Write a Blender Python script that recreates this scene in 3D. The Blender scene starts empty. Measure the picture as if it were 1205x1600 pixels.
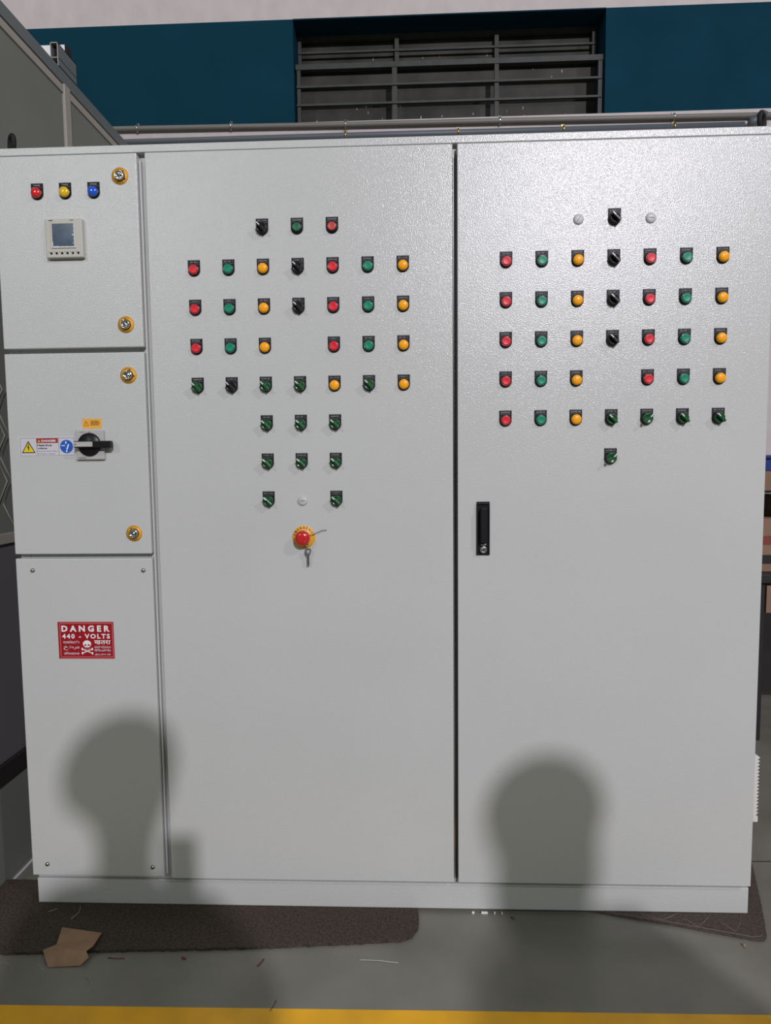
import bpy, bmesh, math, random
from mathutils import Vector, Matrix
random.seed(7)
PI = math.pi
scene = bpy.context.scene
COL = scene.collection

# ------------------------------------------------------------------ camera
cd = bpy.data.cameras.new('camera')
cam = bpy.data.objects.new('camera', cd); COL.objects.link(cam)
cd.sensor_fit = 'HORIZONTAL'; cd.sensor_width = 36.0
cd.lens = 999.94 / 1205 * 36.0
cd.clip_start = 0.005
cam.matrix_world = (Matrix.Translation((1.0712, -1.6836, 1.2476)) @ Matrix.Rotation(math.radians(2.1725), 4, 'Z')
                    @ Matrix.Rotation(math.radians(85.551), 4, 'X') @ Matrix.Rotation(math.radians(-0.597), 4, 'Z'))
scene.camera = cam

# ------------------------------------------------------------------ world, lamps, exposure
scene.view_settings.view_transform = 'Standard'
scene.view_settings.look = 'None'
scene.view_settings.exposure = 0.0
scene.view_settings.gamma = 1.0
scene.view_settings.use_curve_mapping = False
w = bpy.data.worlds.new('hall_ambient'); scene.world = w; w.use_nodes = True
w.node_tree.nodes['Background'].inputs[0].default_value = (0.77, 0.98, 0.83, 1)
w.node_tree.nodes['Background'].inputs[1].default_value = 0.104


def lamp(name, loc, target, size, power, color):
    d = bpy.data.lights.new(name, 'AREA'); d.shape = 'DISK'; d.size = size; d.energy = power; d.color = color
    o = bpy.data.objects.new(name, d); COL.objects.link(o)
    o.location = loc
    o.rotation_euler = (Vector(target) - Vector(loc)).to_track_quat('-Z', 'Y').to_euler()
    return o


# high-bay lamps hanging under the hall roof, 8 m apart, plus a flood lamp and an added wall fill
lamp('high_bay_or_fill_lamp', (4.00, -9.2, 5.9), (1.2, 0, 1.0), 0.26, 685, (0.985, 0.935, 1.035))
lamp('high_bay_or_fill_lamp', (-4.15, -9.2, 5.9), (0.5, 0, 1.0), 0.45, 130, (1.0, 1.0, 1.0))
lamp('wall_flood_lamp', (6.00, -4.20, 5.60), (1.0, 0, 1.3), 0.24, 92, (0.985, 0.94, 1.035))
lamp('high_bay_or_fill_lamp', (-2.6, 0.35, 6.2), (-0.2, 2.3, 3.6), 0.45, 16, (1.0, 0.97, 0.97))  # added fill without a known fixture, brightens the left of the back wall


# ------------------------------------------------------------------ materials
def nt(name):
    m = bpy.data.materials.new(name); m.use_nodes = True
    return m, m.node_tree, m.node_tree.nodes['Principled BSDF']


def mat(name, c, rough=0.5, metal=0.0, spec=0.5, coat=0.0, var=0.0, vscale=8.0, bump=0.0, bscale=120.0, trans=0.0, detail=3.0, stretch=None):
    m, t, b = nt(name)
    b.inputs['Base Color'].default_value = (*c, 1)
    b.inputs['Roughness'].default_value = rough
    b.inputs['Metallic'].default_value = metal
    b.inputs['Specular IOR Level'].default_value = spec
    b.inputs['Coat Weight'].default_value = coat
    b.inputs['Coat Roughness'].default_value = 0.08
    b.inputs['Transmission Weight'].default_value = trans
    tc = t.nodes.new('ShaderNodeTexCoord')
    src = tc.outputs['Object']
    if stretch:
        mp = t.nodes.new('ShaderNodeMapping'); mp.inputs['Scale'].default_value = stretch
        t.links.new(src, mp.inputs['Vector']); src = mp.outputs['Vector']
    n = t.nodes.new('ShaderNodeTexNoise'); n.inputs['Scale'].default_value = vscale; n.inputs['Detail'].default_value = detail
    t.links.new(src, n.inputs['Vector'])
    r = t.nodes.new('ShaderNodeValToRGB')
    v = max(var, 0.02)
    r.color_ramp.elements[0].position = 0.3; r.color_ramp.elements[1].position = 0.7
    r.color_ramp.elements[0].color = (*[x * (1 - v) for x in c], 1)
    r.color_ramp.elements[1].color = (*[min(1, x * (1 + v)) for x in c], 1)
    t.links.new(n.outputs['Fac'], r.inputs['Fac'])
    t.links.new(r.outputs['Color'], b.inputs['Base Color'])
    if bump:
        n2 = t.nodes.new('ShaderNodeTexNoise'); n2.inputs['Scale'].default_value = bscale; n2.inputs['Detail'].default_value = 2
        t.links.new(src, n2.inputs['Vector'])
        bp = t.nodes.new('ShaderNodeBump'); bp.inputs['Strength'].default_value = bump; bp.inputs['Distance'].default_value = 0.002
        t.links.new(n2.outputs['Fac'], bp.inputs['Height']); t.links.new(bp.outputs['Normal'], b.inputs['Normal'])
    return m


M = {}
M['panel'] = mat('powder_coat', (0.555, 0.572, 0.545), rough=0.22, spec=0.5, var=0.012, vscale=3, bump=0.36, bscale=330)
M['frame'] = mat('powder_coat_frame', (0.51, 0.52, 0.50), rough=0.4, var=0.02, bump=0.15, bscale=190)
M['black'] = mat('black_plastic', (0.010, 0.010, 0.011), rough=0.35, spec=0.3)
M['plate'] = mat('engraved_plate', (0.012, 0.011, 0.013), rough=0.5, spec=0.2)
M['ink'] = mat('pale_engraving', (0.42, 0.42, 0.43), rough=0.6)
M['rubber'] = mat('black_rubber', (0.006, 0.006, 0.006), rough=0.8)
M['white'] = mat('white_paint', (0.85, 0.85, 0.83), rough=0.4)
M['redcap'] = mat('red_cap', (0.72, 0.016, 0.03), rough=0.38, spec=0.35, coat=0.0)
M['redcap2'] = mat('dull_red_cap', (0.55, 0.05, 0.04), rough=0.35, coat=0.2)
M['redring'] = mat('red_ring', (0.36, 0.05, 0.05), rough=0.2, coat=0.3)
M['greencap'] = mat('green_cap', (0.0, 0.24, 0.125), rough=0.38, spec=0.35, coat=0.0)
M['greencap2'] = mat('dark_green_cap', (0.004, 0.135, 0.055), rough=0.35, coat=0.2)
M['greenring'] = mat('green_ring', (0.03, 0.17, 0.10), rough=0.2, coat=0.3)
M['amber'] = mat('amber_lens', (1.0, 0.41, 0.008), rough=0.35, spec=0.3, coat=0.1)
M['yellowlens'] = mat('yellow_lens', (0.80, 0.52, 0.005), rough=0.2, coat=1.0)
M['bluelens'] = mat('blue_lens', (0.01, 0.10, 0.62), rough=0.2, coat=1.0)
M['redlens'] = mat('red_lens', (0.68, 0.015, 0.02), rough=0.2, coat=1.0)
M['knobgreen'] = mat('green_knob', (0.005, 0.085, 0.018), rough=0.32, coat=0.15)
M['chrome'] = mat('chrome', (0.62, 0.62, 0.60), rough=0.18, metal=1.0)
M['steel'] = mat('zinc_steel', (0.45, 0.45, 0.44), rough=0.3, metal=1.0)
M['keysteel'] = mat('key_metal', (0.16, 0.17, 0.17), rough=0.35, metal=0.5)
M['keylight'] = mat('key_face', (0.38, 0.40, 0.42), rough=0.4, metal=0.3)
M['brass'] = mat('brass', (0.55, 0.40, 0.14), rough=0.3, metal=1.0)
M['yellowlabel'] = mat('yellow_label', (0.80, 0.40, 0.025), rough=0.45)
M['orangelabel'] = mat('orange_label', (0.86, 0.42, 0.04), rough=0.5)
M['inkblack'] = mat('black_ink', (0.015, 0.013, 0.012), rough=0.6)
M['beige'] = mat('meter_housing', (0.50, 0.50, 0.42), rough=0.4)
M['screen'] = mat('lcd_screen', (0.065, 0.10, 0.145), rough=0.12, var=0.25, vscale=40)
M['film'] = mat('protective_film', (0.62, 0.64, 0.66), rough=0.25)
M['switchgrey'] = mat('switch_plate', (0.47, 0.46, 0.44), rough=0.4)
M['signred'] = mat('sign_red', (0.34, 0.005, 0.012), rough=0.4)
M['signpink'] = mat('sign_line', (0.72, 0.25, 0.25), rough=0.5)
M['headred'] = mat('header_red', (0.36, 0.02, 0.02), rough=0.5)
M['triyellow'] = mat('triangle_yellow', (0.83, 0.62, 0.02), rough=0.5)
M['blueink'] = mat('blue_ink', (0.01, 0.10, 0.50), rough=0.5)
M['sticker'] = mat('sticker_white', (0.62, 0.62, 0.64), rough=0.5)
M['mushroom'] = mat('mushroom_red', (0.55, 0.018, 0.02), rough=0.22, coat=0.6)
M['plug'] = mat('blanking_plug_grey', (0.52, 0.53, 0.52), rough=0.4)
M['filter'] = mat('white_grille_plastic', (0.72, 0.71, 0.68), rough=0.4)
# hall
M['wall'] = mat('white_wall_paint', (0.585, 0.53, 0.515), rough=0.85, var=0.05, vscale=14, bump=0.6, bscale=45, stretch=(1, 1, 0.5))
M['teal'] = mat('teal_wall_paint', (0.003, 0.040, 0.066), rough=0.85, spec=0.12, var=0.10, vscale=3, bump=0.4, bscale=45)
M['grille'] = mat('grey_grille_paint', (0.050, 0.054, 0.050), rough=0.5, spec=0.3, var=0.15, vscale=20)
M['pane'] = mat('dusty_dark_glass', (0.040, 0.040, 0.033), rough=0.5, spec=0.2, var=0.4, vscale=5)
M['mark'] = mat('paint_scrape', (0.42, 0.42, 0.40), rough=0.8)
M['conduit'] = mat('conduit_beige_grey', (0.20, 0.19, 0.17), rough=0.5)
M['conduit2'] = mat('conduit_blue_grey', (0.12, 0.14, 0.155), rough=0.45)
M['part'] = mat('partition_panel_grey', (0.172, 0.185, 0.158), rough=0.6, var=0.05, vscale=3)
M['partdark'] = mat('partition_kick_grey', (0.125, 0.118, 0.128), rough=0.6, var=0.05, vscale=3)
M['partrail'] = mat('partition_rail_grey', (0.13, 0.15, 0.15), rough=0.45)
M['partbeige'] = mat('partition_trim_beige', (0.34, 0.32, 0.27), rough=0.5)
M['floor'] = mat('epoxy_floor', (0.195, 0.188, 0.155), rough=0.36, var=0.14, vscale=4.5, detail=6)
M['yellowline'] = mat('floor_line_yellow', (0.84, 0.43, 0.010), rough=0.5, var=0.12, vscale=9)
M['joint'] = mat('floor_joint', (0.05, 0.05, 0.045), rough=0.8)
M['coir'] = mat('brown_coir', (0.058, 0.043, 0.031), rough=0.95, var=0.5, vscale=160, bump=1.0, bscale=300)
M['coir2'] = mat('brown_carpet', (0.072, 0.056, 0.044), rough=0.95, var=0.35, vscale=130, bump=1.0, bscale=260)
M['coirline'] = mat('carpet_pattern_line', (0.17, 0.14, 0.12), rough=0.95, bump=0.6)
M['kraft'] = mat('kraft_paper', (0.33, 0.205, 0.12), rough=0.8, var=0.15, vscale=25)
M['carton'] = mat('carton_brown', (0.27, 0.16, 0.10), rough=0.8, var=0.1)
M['bluepl'] = mat('blue_plastic', (0.015, 0.04, 0.22), rough=0.4)
M['darkpaint'] = mat('dark_bench_paint', (0.018, 0.016, 0.015), rough=0.5)
M['thread'] = mat('pale_thread', (0.40, 0.40, 0.37), rough=0.6)
M['redbit'] = mat('red_wire_jacket', (0.22, 0.05, 0.03), rough=0.5)
M['skin'] = mat('skin', (0.35, 0.20, 0.13), rough=0.5)
M['hair'] = mat('black_hair', (0.012, 0.010, 0.009), rough=0.5, bump=0.8, bscale=200)
M['shirt'] = mat('blue_shirt_cloth', (0.06, 0.09, 0.16), rough=0.85)
M['shirt2'] = mat('grey_shirt_cloth', (0.15, 0.15, 0.15), rough=0.85)
M['trouser'] = mat('dark_trouser_cloth', (0.02, 0.022, 0.03), rough=0.9)
M['shoe'] = mat('black_leather', (0.01, 0.01, 0.01), rough=0.4)
M['glass'] = mat('phone_glass', (0.01, 0.01, 0.012), rough=0.08)


# ------------------------------------------------------------------ mesh builder
_txt = {}


def text_mesh(s, bold=0.0, spacing=1.0):
    k = (s, bold, spacing)
    if k not in _txt:
        c = bpy.data.curves.new('lettering', 'FONT'); c.body = s; c.offset = bold; c.resolution_u = 2; c.space_character = spacing
        o = bpy.data.objects.new('lettering', c); COL.objects.link(o)
        me = bpy.data.meshes.new_from_object(o.evaluated_get(bpy.context.evaluated_depsgraph_get()))
        v = [tuple(p.co) for p in me.vertices]; f = [tuple(p.vertices) for p in me.polygons]
        bpy.data.objects.remove(o); bpy.data.curves.remove(c); bpy.data.meshes.remove(me)
        _txt[k] = (v, f)
    return _txt[k]


class MB:
    def __init__(s):
        s.v = []; s.f = []; s.mi = []; s.sm = []; s.mats = []

    def add(s, vs, fs, m, smooth=False):
        o = len(s.v); s.v += [tuple(v) for v in vs]
        if m not in s.mats: s.mats.append(m)
        i = s.mats.index(m)
        for f in fs:
            s.f.append([o + k for k in f]); s.mi.append(i); s.sm.append(smooth)
        return s

    def box(s, x0, x1, y0, y1, z0, z1, m, b=0.0, seg=2):
        bm = bmesh.new()
        vs = [bm.verts.new((x, y, z)) for x in (x0, x1) for y in (y0, y1) for z in (z0, z1)]
        for q in ((0, 1, 3, 2), (4, 6, 7, 5), (0, 4, 5, 1), (2, 3, 7, 6), (0, 2, 6, 4), (1, 5, 7, 3)):
            bm.faces.new([vs[k] for k in q])
        bmesh.ops.recalc_face_normals(bm, faces=bm.faces)
        if b > 0:
            bmesh.ops.bevel(bm, geom=list(bm.edges), offset=b, segments=seg, profile=0.5, affect='EDGES')
        bm.verts.index_update()
        s.add([v.co for v in bm.verts], [[v.index for v in f.verts] for f in bm.faces], m, False)
        bm.free(); return s

    def prism(s, poly, y0, y1, m, cx=0, cz=0):
        """polygon of (x, z) extruded from y0 (front) to y1 (back)"""
        n = len(poly)
        a = sum(poly[i][0] * poly[(i + 1) % n][1] - poly[(i + 1) % n][0] * poly[i][1] for i in range(n))
        if a < 0: poly = poly[::-1]
        vs = [(cx + p[0], y0, cz + p[1]) for p in poly] + [(cx + p[0], y1, cz + p[1]) for p in poly]
        fs = [list(range(n)), list(range(2 * n - 1, n - 1, -1))]
        fs += [[i, i + n, (i + 1) % n + n, (i + 1) % n] for i in range(n)]
        return s.add(vs, fs, m)

    def slab(s, poly, z0, z1, m):
        n = len(poly)
        a = sum(poly[i][0] * poly[(i + 1) % n][1] - poly[(i + 1) % n][0] * poly[i][1] for i in range(n))
        if a < 0: poly = poly[::-1]
        vs = [(p[0], p[1], z1) for p in poly] + [(p[0], p[1], z0) for p in poly]
        fs = [list(range(n)), list(range(2 * n - 1, n - 1, -1))]
        fs += [[i, i + n, (i + 1) % n + n, (i + 1) % n] for i in range(n)]
        return s.add(vs, fs, m)

    def lathe(s, prof, m, cx=0, cz=0, cy=0, n=28, smooth=True):
        """profile of (radius, y) turned about the Y axis"""
        vs = []; fs = []; rings = []
        for r, y in prof:
            if r < 1e-7:
                rings.append([len(vs)]); vs.append((cx, cy + y, cz))
            else:
                rings.append([len(vs) + k for k in range(n)])
                vs += [(cx + r * math.cos(2 * PI * k / n), cy + y, cz + r * math.sin(2 * PI * k / n)) for k in range(n)]
        for a, b in zip(rings, rings[1:]):
            for k in range(n):
                q = [a[k % len(a)], a[(k + 1) % len(a)], b[(k + 1) % len(b)], b[k % len(b)]]
                q = list(dict.fromkeys(q))
                if len(q) > 2: fs.append(q)
        return s.add(vs, fs, m, smooth)

    def tube(s, pts, r, m, n=8, closed=False, smooth=True):
        pts = [Vector(p) for p in pts]; vs = []; fs = []; N = len(pts)
        up = Vector((0.13, 0.21, 0.97)).normalized()
        for i, p in enumerate(pts):
            if closed: t = pts[(i + 1) % N] - pts[i - 1]
            else: t = pts[min(i + 1, N - 1)] - pts[max(i - 1, 0)]
            t.normalize(); a = t.cross(up).normalized()
            if a.length < .5: a = t.orthogonal().normalized()
            b = t.cross(a).normalized()
            rr = r[i] if isinstance(r, (list, tuple)) else r
            vs += [p + a * rr * math.cos(2 * PI * k / n) + b * rr * math.sin(2 * PI * k / n) for k in range(n)]
        for i in range(N if closed else N - 1):
            j = (i + 1) % N
            fs += [[i * n + k, i * n + (k + 1) % n, j * n + (k + 1) % n, j * n + k] for k in range(n)]
        if not closed: fs += [list(range(n)), list(range(N * n - 1, (N - 1) * n - 1, -1))]
        return s.add(vs, fs, m, smooth)

    def text(s, t, x, z, y, m, w=None, h=None, align='C', rot=0.0, bold=0.0, spacing=1.0):
        """lettering in the XZ plane facing -Y; h is the cap height, w squeezes it to a width"""
        vs, fs = text_mesh(t, bold, spacing)
        if not vs: return s
        xs = [v[0] for v in vs]; zs = [v[1] for v in vs]
        x0, x1, z0, z1 = min(xs), max(xs), min(zs), max(zs)
        sz = h / (z1 - z0) if h else w / (x1 - x0)
        sx = w / (x1 - x0) if w else sz
        ox = {'C': (x0 + x1) / 2, 'L': x0, 'R': x1}[align]; oz = (z0 + z1) / 2
        c, q = math.cos(rot), math.sin(rot)
        out = []
        for v in vs:
            a = (v[0] - ox) * sx; b = (v[1] - oz) * sz
            out.append((x + a * c - b * q, y, z + a * q + b * c))
        return s.add(out, fs, m)

    def rect(s, x0, x1, z0, z1, y, m, t=0.0001):
        return s.prism([(x0, z0), (x1, z0), (x1, z1), (x0, z1)], y, y + t, m)

    def build(s, name, parent=None, loc=(0, 0, 0), rot=None):
        me = bpy.data.meshes.new(name)
        me.from_pydata(s.v, [], s.f)
        for m in s.mats: me.materials.append(m)
        me.polygons.foreach_set('material_index', s.mi)
        me.polygons.foreach_set('use_smooth', s.sm)
        me.update()
        bm = bmesh.new(); bm.from_mesh(me); bmesh.ops.recalc_face_normals(bm, faces=[f for f in bm.faces if len(f.edges) and any(len(e.link_faces) > 1 for e in f.edges)]); bm.to_mesh(me); bm.free()
        o = bpy.data.objects.new(name, me); COL.objects.link(o); o.location = loc
        if rot: o.rotation_euler = rot
        if parent: o.parent = parent
        return o


def tag(o, label=None, cat=None, group=None, kind=None):
    if label: o['label'] = label
    if cat: o['category'] = cat
    if group: o['group'] = group
    if kind: o['kind'] = kind
    return o


def thing(name, label, cat, loc=(0, 0, 0), group=None):
    o = bpy.data.objects.new(name, None); COL.objects.link(o); o.location = loc
    o.empty_display_size = 0.1
    return tag(o, label, cat, group)


def circ(r, n=24, a0=0, a1=2 * PI, cx=0, cz=0):
    full = abs(a1 - a0 - 2 * PI) < 1e-6
    k = n if full else n + 1
    return [(cx + r * math.cos(a0 + (a1 - a0) * i / n), cz + r * math.sin(a0 + (a1 - a0) * i / n)) for i in range(k)]


# ------------------------------------------------------------------ setting: floor and walls
FZ = -0.008
b = MB(); b.box(-7, 9, -12, 2.6, FZ - 0.2, FZ, M['floor']); floor = tag(b.build('floor'), kind='structure')
b = MB(); b.slab([(-3, -0.459), (5.5, -0.372), (5.5, -0.262), (-3, -0.349)], FZ, FZ + 0.0012, M['yellowline'])
b.build('painted_line', floor)['label'] = 'yellow painted floor line'
b = MB(); b.slab([(2.06, 0.262), (4.2, 0.30), (4.2, 0.305), (2.06, 0.267)], FZ, FZ + 0.0006, M['joint'])
b.build('floor_joint', floor)

# back wall with a window opening in the teal band
WY = 2.3; T0, T1 = 3.282, 3.868; WX0, WX1 = 0.40, 2.235; GZ = 3.335
b = MB()
b.box(-6, 7, WY, WY + 0.3, T1, 6.6, M['wall'])
b.box(-6, 7, WY, WY + 0.3, FZ - .1, T0, M['wall'])
back = tag(b.build('wall_back'), kind='structure')
b = MB()
b.box(-6, WX0, WY - 0.001, WY + 0.3, T0, T1, M['teal']); b.box(WX1, 7, WY - 0.001, WY + 0.3, T0, T1, M['teal'])
b.box(WX0, WX1, WY + 0.0, WY + 0.3, T1 - 0.004, T1 + 0.003, M['teal'])
b.box(WX0, WX1, WY + 0.10, WY + 0.3, T0, T0 + 0.02, M['teal'])
b.build('painted_band', back)['label'] = 'teal painted band of the white wall'

# window: fixed rear lights above, a grille sash nearer the wall face below
win = thing('window_1', 'dusty dark ventilator window behind grey flat-bar grille, in teal wall band', None, (0, 0, T0)); win['kind'] = 'structure'
b = MB(); b.box(WX0, WX1, WY + 0.20, WY + 0.206, 0.0, T1 - T0, M['pane'])
rr = random.Random(3)
for k in range(26):
    x = rr.uniform(WX0 + .05, WX1 - .05); z = rr.choice([rr.uniform(.06, .2), rr.uniform(.06, .2), rr.uniform(.3, .56)]); l = rr.uniform(.003, .03)
    b.rect(x, x + rr.uniform(.002, .006), z, z + l, WY + 0.1985, M['mark'], 0.001)
b.build('pane', win)['label'] = 'dusty dark brown glass'
b = MB()
fy = WY + 0.03
for z, h in ((0.318, 0.032), (0.002, 0.014)): b.box(WX0 + .005, WX1 + 0.0, fy, fy + 0.03, z, z + h, M['grille'], 0.001)
for z in (0.212, 0.107): b.box(WX0 + .01, WX1 - .01, fy - 0.004, fy + 0.012, z, z + 0.013, M['grille'], 0.001)
for x, h in ((WX0 + .012, 0.022), (0.985, 0.03), (1.595, 0.026), (WX1 - .03, 0.024)): b.box(x, x + h, fy + 0.004, fy + 0.028, 0.008, 0.33, M['grille'], 0.001)
b.build('window_grille', win)['label'] = 'lower grille sash, nearer the wall face'
b = MB(); fy = WY + 0.15
for z, h in ((0.560, 0.025), (0.385, 0.02)): b.box(WX0 + .003, WX1 - .003, fy, fy + 0.03, z, z + h, M['grille'], 0.001)
b.box(WX0 + .003, WX1 - .01, fy - 0.004, fy + 0.012, 0.478, 0.490, M['grille'], 0.001)
for x, h in ((WX0 + .003, 0.02), (1.0, 0.026), (1.61, 0.026), (WX1 - .035, 0.024)): b.box(x, x + h, fy + 0.003, fy + 0.027, 0.39, 0.58, M['grille'], 0.001)
b.build('window_frame', win)['label'] = 'upper fixed frame, set deeper'

# conduits on the wall
def conduit(name, label, pts, r, m, clips, cm):
    t = thing(name, label, 'pipe', (0, WY, 3.2))
    b = MB(); b.tube([(x, y - WY, z - 3.2) for x, y, z in pts], r, m, 12); b.build('conduit_tube', t)
    for x, z in clips:
        b = MB()
        b.tube([(x, -r * 1.1 + (r + .003) * math.cos(a) * -1, z - 3.2 + (r + .004) * math.sin(a)) for a in [PI * k / 8 - PI / 2 for k in range(9)]], 0.005, cm, 6)
        b.box(x - .008, x + .008, -0.008, -0.004, z - 3.2 + r, z - 3.2 + r + .02, cm)
        b.build('pipe_clip', t)
    return t
conduit('conduit_pipe', 'beige grey conduit along the back wall directly beneath the teal band', [(-3, 2.2800, 3.283), (-0.6, 2.2800, 3.266), (0.7, 2.2800, 3.252), (1.6, 2.2800, 3.247), (2.4, 2.2800, 3.24), (5, 2.2800, 3.222)], 0.015, M['conduit'],
        [(-0.55, 3.266), (0.018, 3.262), (0.706, 3.252), (1.62, 3.247), (2.63, 3.238)], M['chrome'])
conduit('conduit_pipe', 'dark blue grey conduit, lower of the two pipes just above the cabinet top', [(-3, 2.2770, 3.185), (0.9, 2.2770, 3.186), (3.03, 2.2770, 3.181)], 0.018, M['conduit2'],
        [(0.706, 3.188), (1.374, 3.186), (1.99, 3.184), (2.63, 3.182)], M['brass'])
b = MB(); b.tube([(0, -.006, 0), (0.03, -.006, 0.003), (0.052, -.010, 0.014), (0.065, -.020, 0.030), (0.072, -.024, 0.046)], 0.024, M['conduit2'], 12)
tag(b.build('pipe_elbow', None, (3.05, 2.26, 3.185)), 'grey conduit elbow on the back wall at the far right, beside the lifting eye', 'pipe fitting')

# partition on the left (grey panels, beige posts and rails)
PX = -0.155
par = thing('partition_wall', 'tall grey panelled partition with beige posts standing left of the cabinet', 'partition', (PX, 0.7, FZ))
PH = 2.655 - FZ
def pb(n, x0, x1, y0, y1, z0, z1, m, lab=None, bev=0.002):
    b = MB(); b.box(x0, x1, y0 - .7, y1 - .7, z0, z1, m, bev); o = b.build(n, par)
    if lab: o['label'] = lab
    return o
pb('panel', -0.045, -0.006, 0.02, 0.675, 1.05, PH - 0.07, M['part'])
pb('panel', -0.045, -0.006, 0.71, 2.29, 1.05, PH - 0.07, M['part'])
pb('kick_panel', -0.045, -0.008, 0.02, 2.29, 0.36, 1.03, M['partdark'], 'dark grey lower panel')
pb('plinth_panel', -0.045, -0.002, 0.02, 2.29, 0.0, 0.30, M['part'], 'grey bottom panel')
pb('skirting', -0.045, 0.004, 0.02, 2.29, 0.30, 0.36, M['darkpaint'], 'dark skirting strip')
pb('top_rail', -0.06, 0.0, 0.02, 2.29, PH - 0.045, PH, M['partrail'], 'dark grey top rail')
pb('trim_rail', -0.045, -0.001, 0.02, 0.672, PH - 0.078, PH - 0.05, M['partbeige'], 'beige upper trim')
pb('trim_rail', -0.045, -0.001, 0.715, 2.29, PH - 0.078, PH - 0.05, M['partbeige'], 'beige upper trim')
pb('trim_rail', -0.045, 0.002, 0.02, 2.29, 1.02, 1.052, M['partbeige'], 'beige lower trim')
pb('post', -0.05, 0.004, 0.672, 0.712, 0.36, PH - 0.045, M['partbeige'], 'beige post')
b = MB()     # hexagon film on the glazed strip
hx = []
for i in range(5):
    for j in range(3):
        cy = 0.14 + i * 0.16; cz = 1.14 + j * 0.139 + (0 if i % 2 else 0.0695)
        P = [(0.0, cy - 0.7 + 0.092 * math.cos(a), cz + 0.080 * math.sin(a)) for a in [k * PI / 3 for k in range(6)]]
        b.tube(P, 0.0022, M['partbeige'], 4, closed=True)
b.build('hexagon_film', par, (-0.005, 0, 0))['label'] = 'faint hexagon line pattern'
b = MB(); b.slab([(0.0, 0.29), (0.008, 0.29), (0.012, 1.4), (0.0, 1.4)], FZ, FZ + 0.001, M['sticker']); tag(b.build('floor_tape', None, (PX + 0.008, -0.26, 0)), 'narrow worn white tape on the floor along the foot of the partition', 'tape')

# aluminium profile offcut on the partition top
al = thing('aluminium_profile', 'short hollow grey aluminium profile lying on the partition top', 'metal profile', (PX - 0.03, 0.71, 2.6551))
b = MB()
t_ = 0.003
x0, x1, y0, y1, h = 0.003, 0.0300, -0.065, 0.060, 0.078
b.box(x1 - t_, x1, y0, y1, 0, h, M['partrail']); b.box(x0, x0 + t_, y0, y1, 0.0, h, M['partrail'])
b.box(x0, x1, y0, y1, h - t_, h, M['conduit']); b.box(x0, x1, y0, y1, 0.0, t_, M['partrail']); b.box(x0 - .004, x1, y0, y1, 0.026, 0.029, M['partbeige'])
for xx in (x0 - .0004, x1 - .0024): b.box(xx, xx + .0028, y0 - .0006, y0, 0, h, M['partbeige'])
b.box(x0, x1, y0 - .0006, y0, h - .003, h + .0004, M['partbeige'])
b.box(x0 + t_, x1 - t_, y0 + 0.02, y0 + 0.023, t_, h - t_, M['rubber'])  # black plate standing in for the shade inside the open channel
b.build('hollow_channel', al)
b = MB(); b.box(-0.115, x0 - 0.006, 0.0, 0.012, 0.0, 0.110, M['white'], 0.001); b.box(x0 - 0.006, 0.021, 0.0, 0.012, h + .001, 0.110, M['white'], 0.001); b.box(0.0212, 0.030, 0.0, 0.030, h + .001, 0.108, M['rubber'])
b.build('end_bracket', al)['label'] = 'white bracket with a black end cap'

# ------------------------------------------------------------------ the control cabinet
cab = thing('control_cabinet', 'wide light grey electrical control cabinet with rows of buttons, lamps and selector switches', 'electrical cabinet', (0, 0, 0))
W = 1.992; H = 2.068; DT = 0.020; FY = 0.022
b = MB(); P = M['frame']
b.box(0.008, W, FY + .03, 0.50, 0.078, H, M['panel'], 0.003)
# front frame: top strip, bottom strip, uprights
b.box(0.004, W, 0.004, FY + .035, 2.0485, H, M['panel'], 0.002)
b.box(0.004, 0.03, FY, FY + .035, 0.078, 2.049, P); b.box(0.36, 0.42, FY, FY + .035, 0.078, 2.049, P)
b.box(1.165, 1.215, FY, FY + .035, 0.078, 2.049, P); b.box(W - 0.03, W - 0.002, FY, FY + .035, 0.078, 2.049, P)
b.box(0.031, 0.359, FY, FY + .035, 0.0781, 0.10, P); b.box(0.421, 1.164, FY, FY + .035, 0.0781, 0.10, P); b.box(1.216, W - 0.031, FY, FY + .035, 0.0781, 0.10, P); b.box(0.031, 0.359, FY, FY + .035, 0.98, 1.02, P); b.box(0.031, 0.359, FY, FY + .035, 1.53, 1.57, P)
b.box(0.3785, 0.3835, 0.010, FY, 0.10, 2.030, P)
b.build('cabinet_body', cab)
b = MB(); b.box(0.0, W, 0.020, 0.50, 0.0005, 0.074, M['panel'], 0.002); b.box(0.01, W - .01, 0.03, 0.49, 0.073, 0.079, M['rubber'])
b.build('plinth', cab)
b = MB(); b.box(1.1918, 1.1966, 0.006, FY, 0.10, 2.022, M['rubber']); b.build('door_gasket', cab)['label'] = 'black rubber strip between the tall doors'
b = MB(); b.box(1.1876, 1.1894, 0.008, FY, 0.10, 2.022, M['chrome']); b.build('edge_strip', cab)['label'] = 'bright strip in the door gap'

def door(name, x0, x1, z0, z1, lab):
    b = MB(); b.box(x0, x1, 0.0, DT, z0, z1, M['panel'], 0.0028, 3)
    o = b.build(name, cab); o['label'] = lab; return o
dA = door('door', 0.0, 0.3765, 1.556, 2.046, 'upper left door')
dB = door('door', 0.0, 0.3765, 1.0085, 1.5435, 'middle left door')
dC = door('cover_panel', 0.0, 0.3765, 0.0955, 0.9965, 'screwed lower left cover')
dD = door('door', 0.3972, 1.1858, 0.0908, 2.046, 'tall middle door')
dE = door('door', 1.1973, 1.9868, 0.0908, 2.046, 'tall right door')

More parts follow.
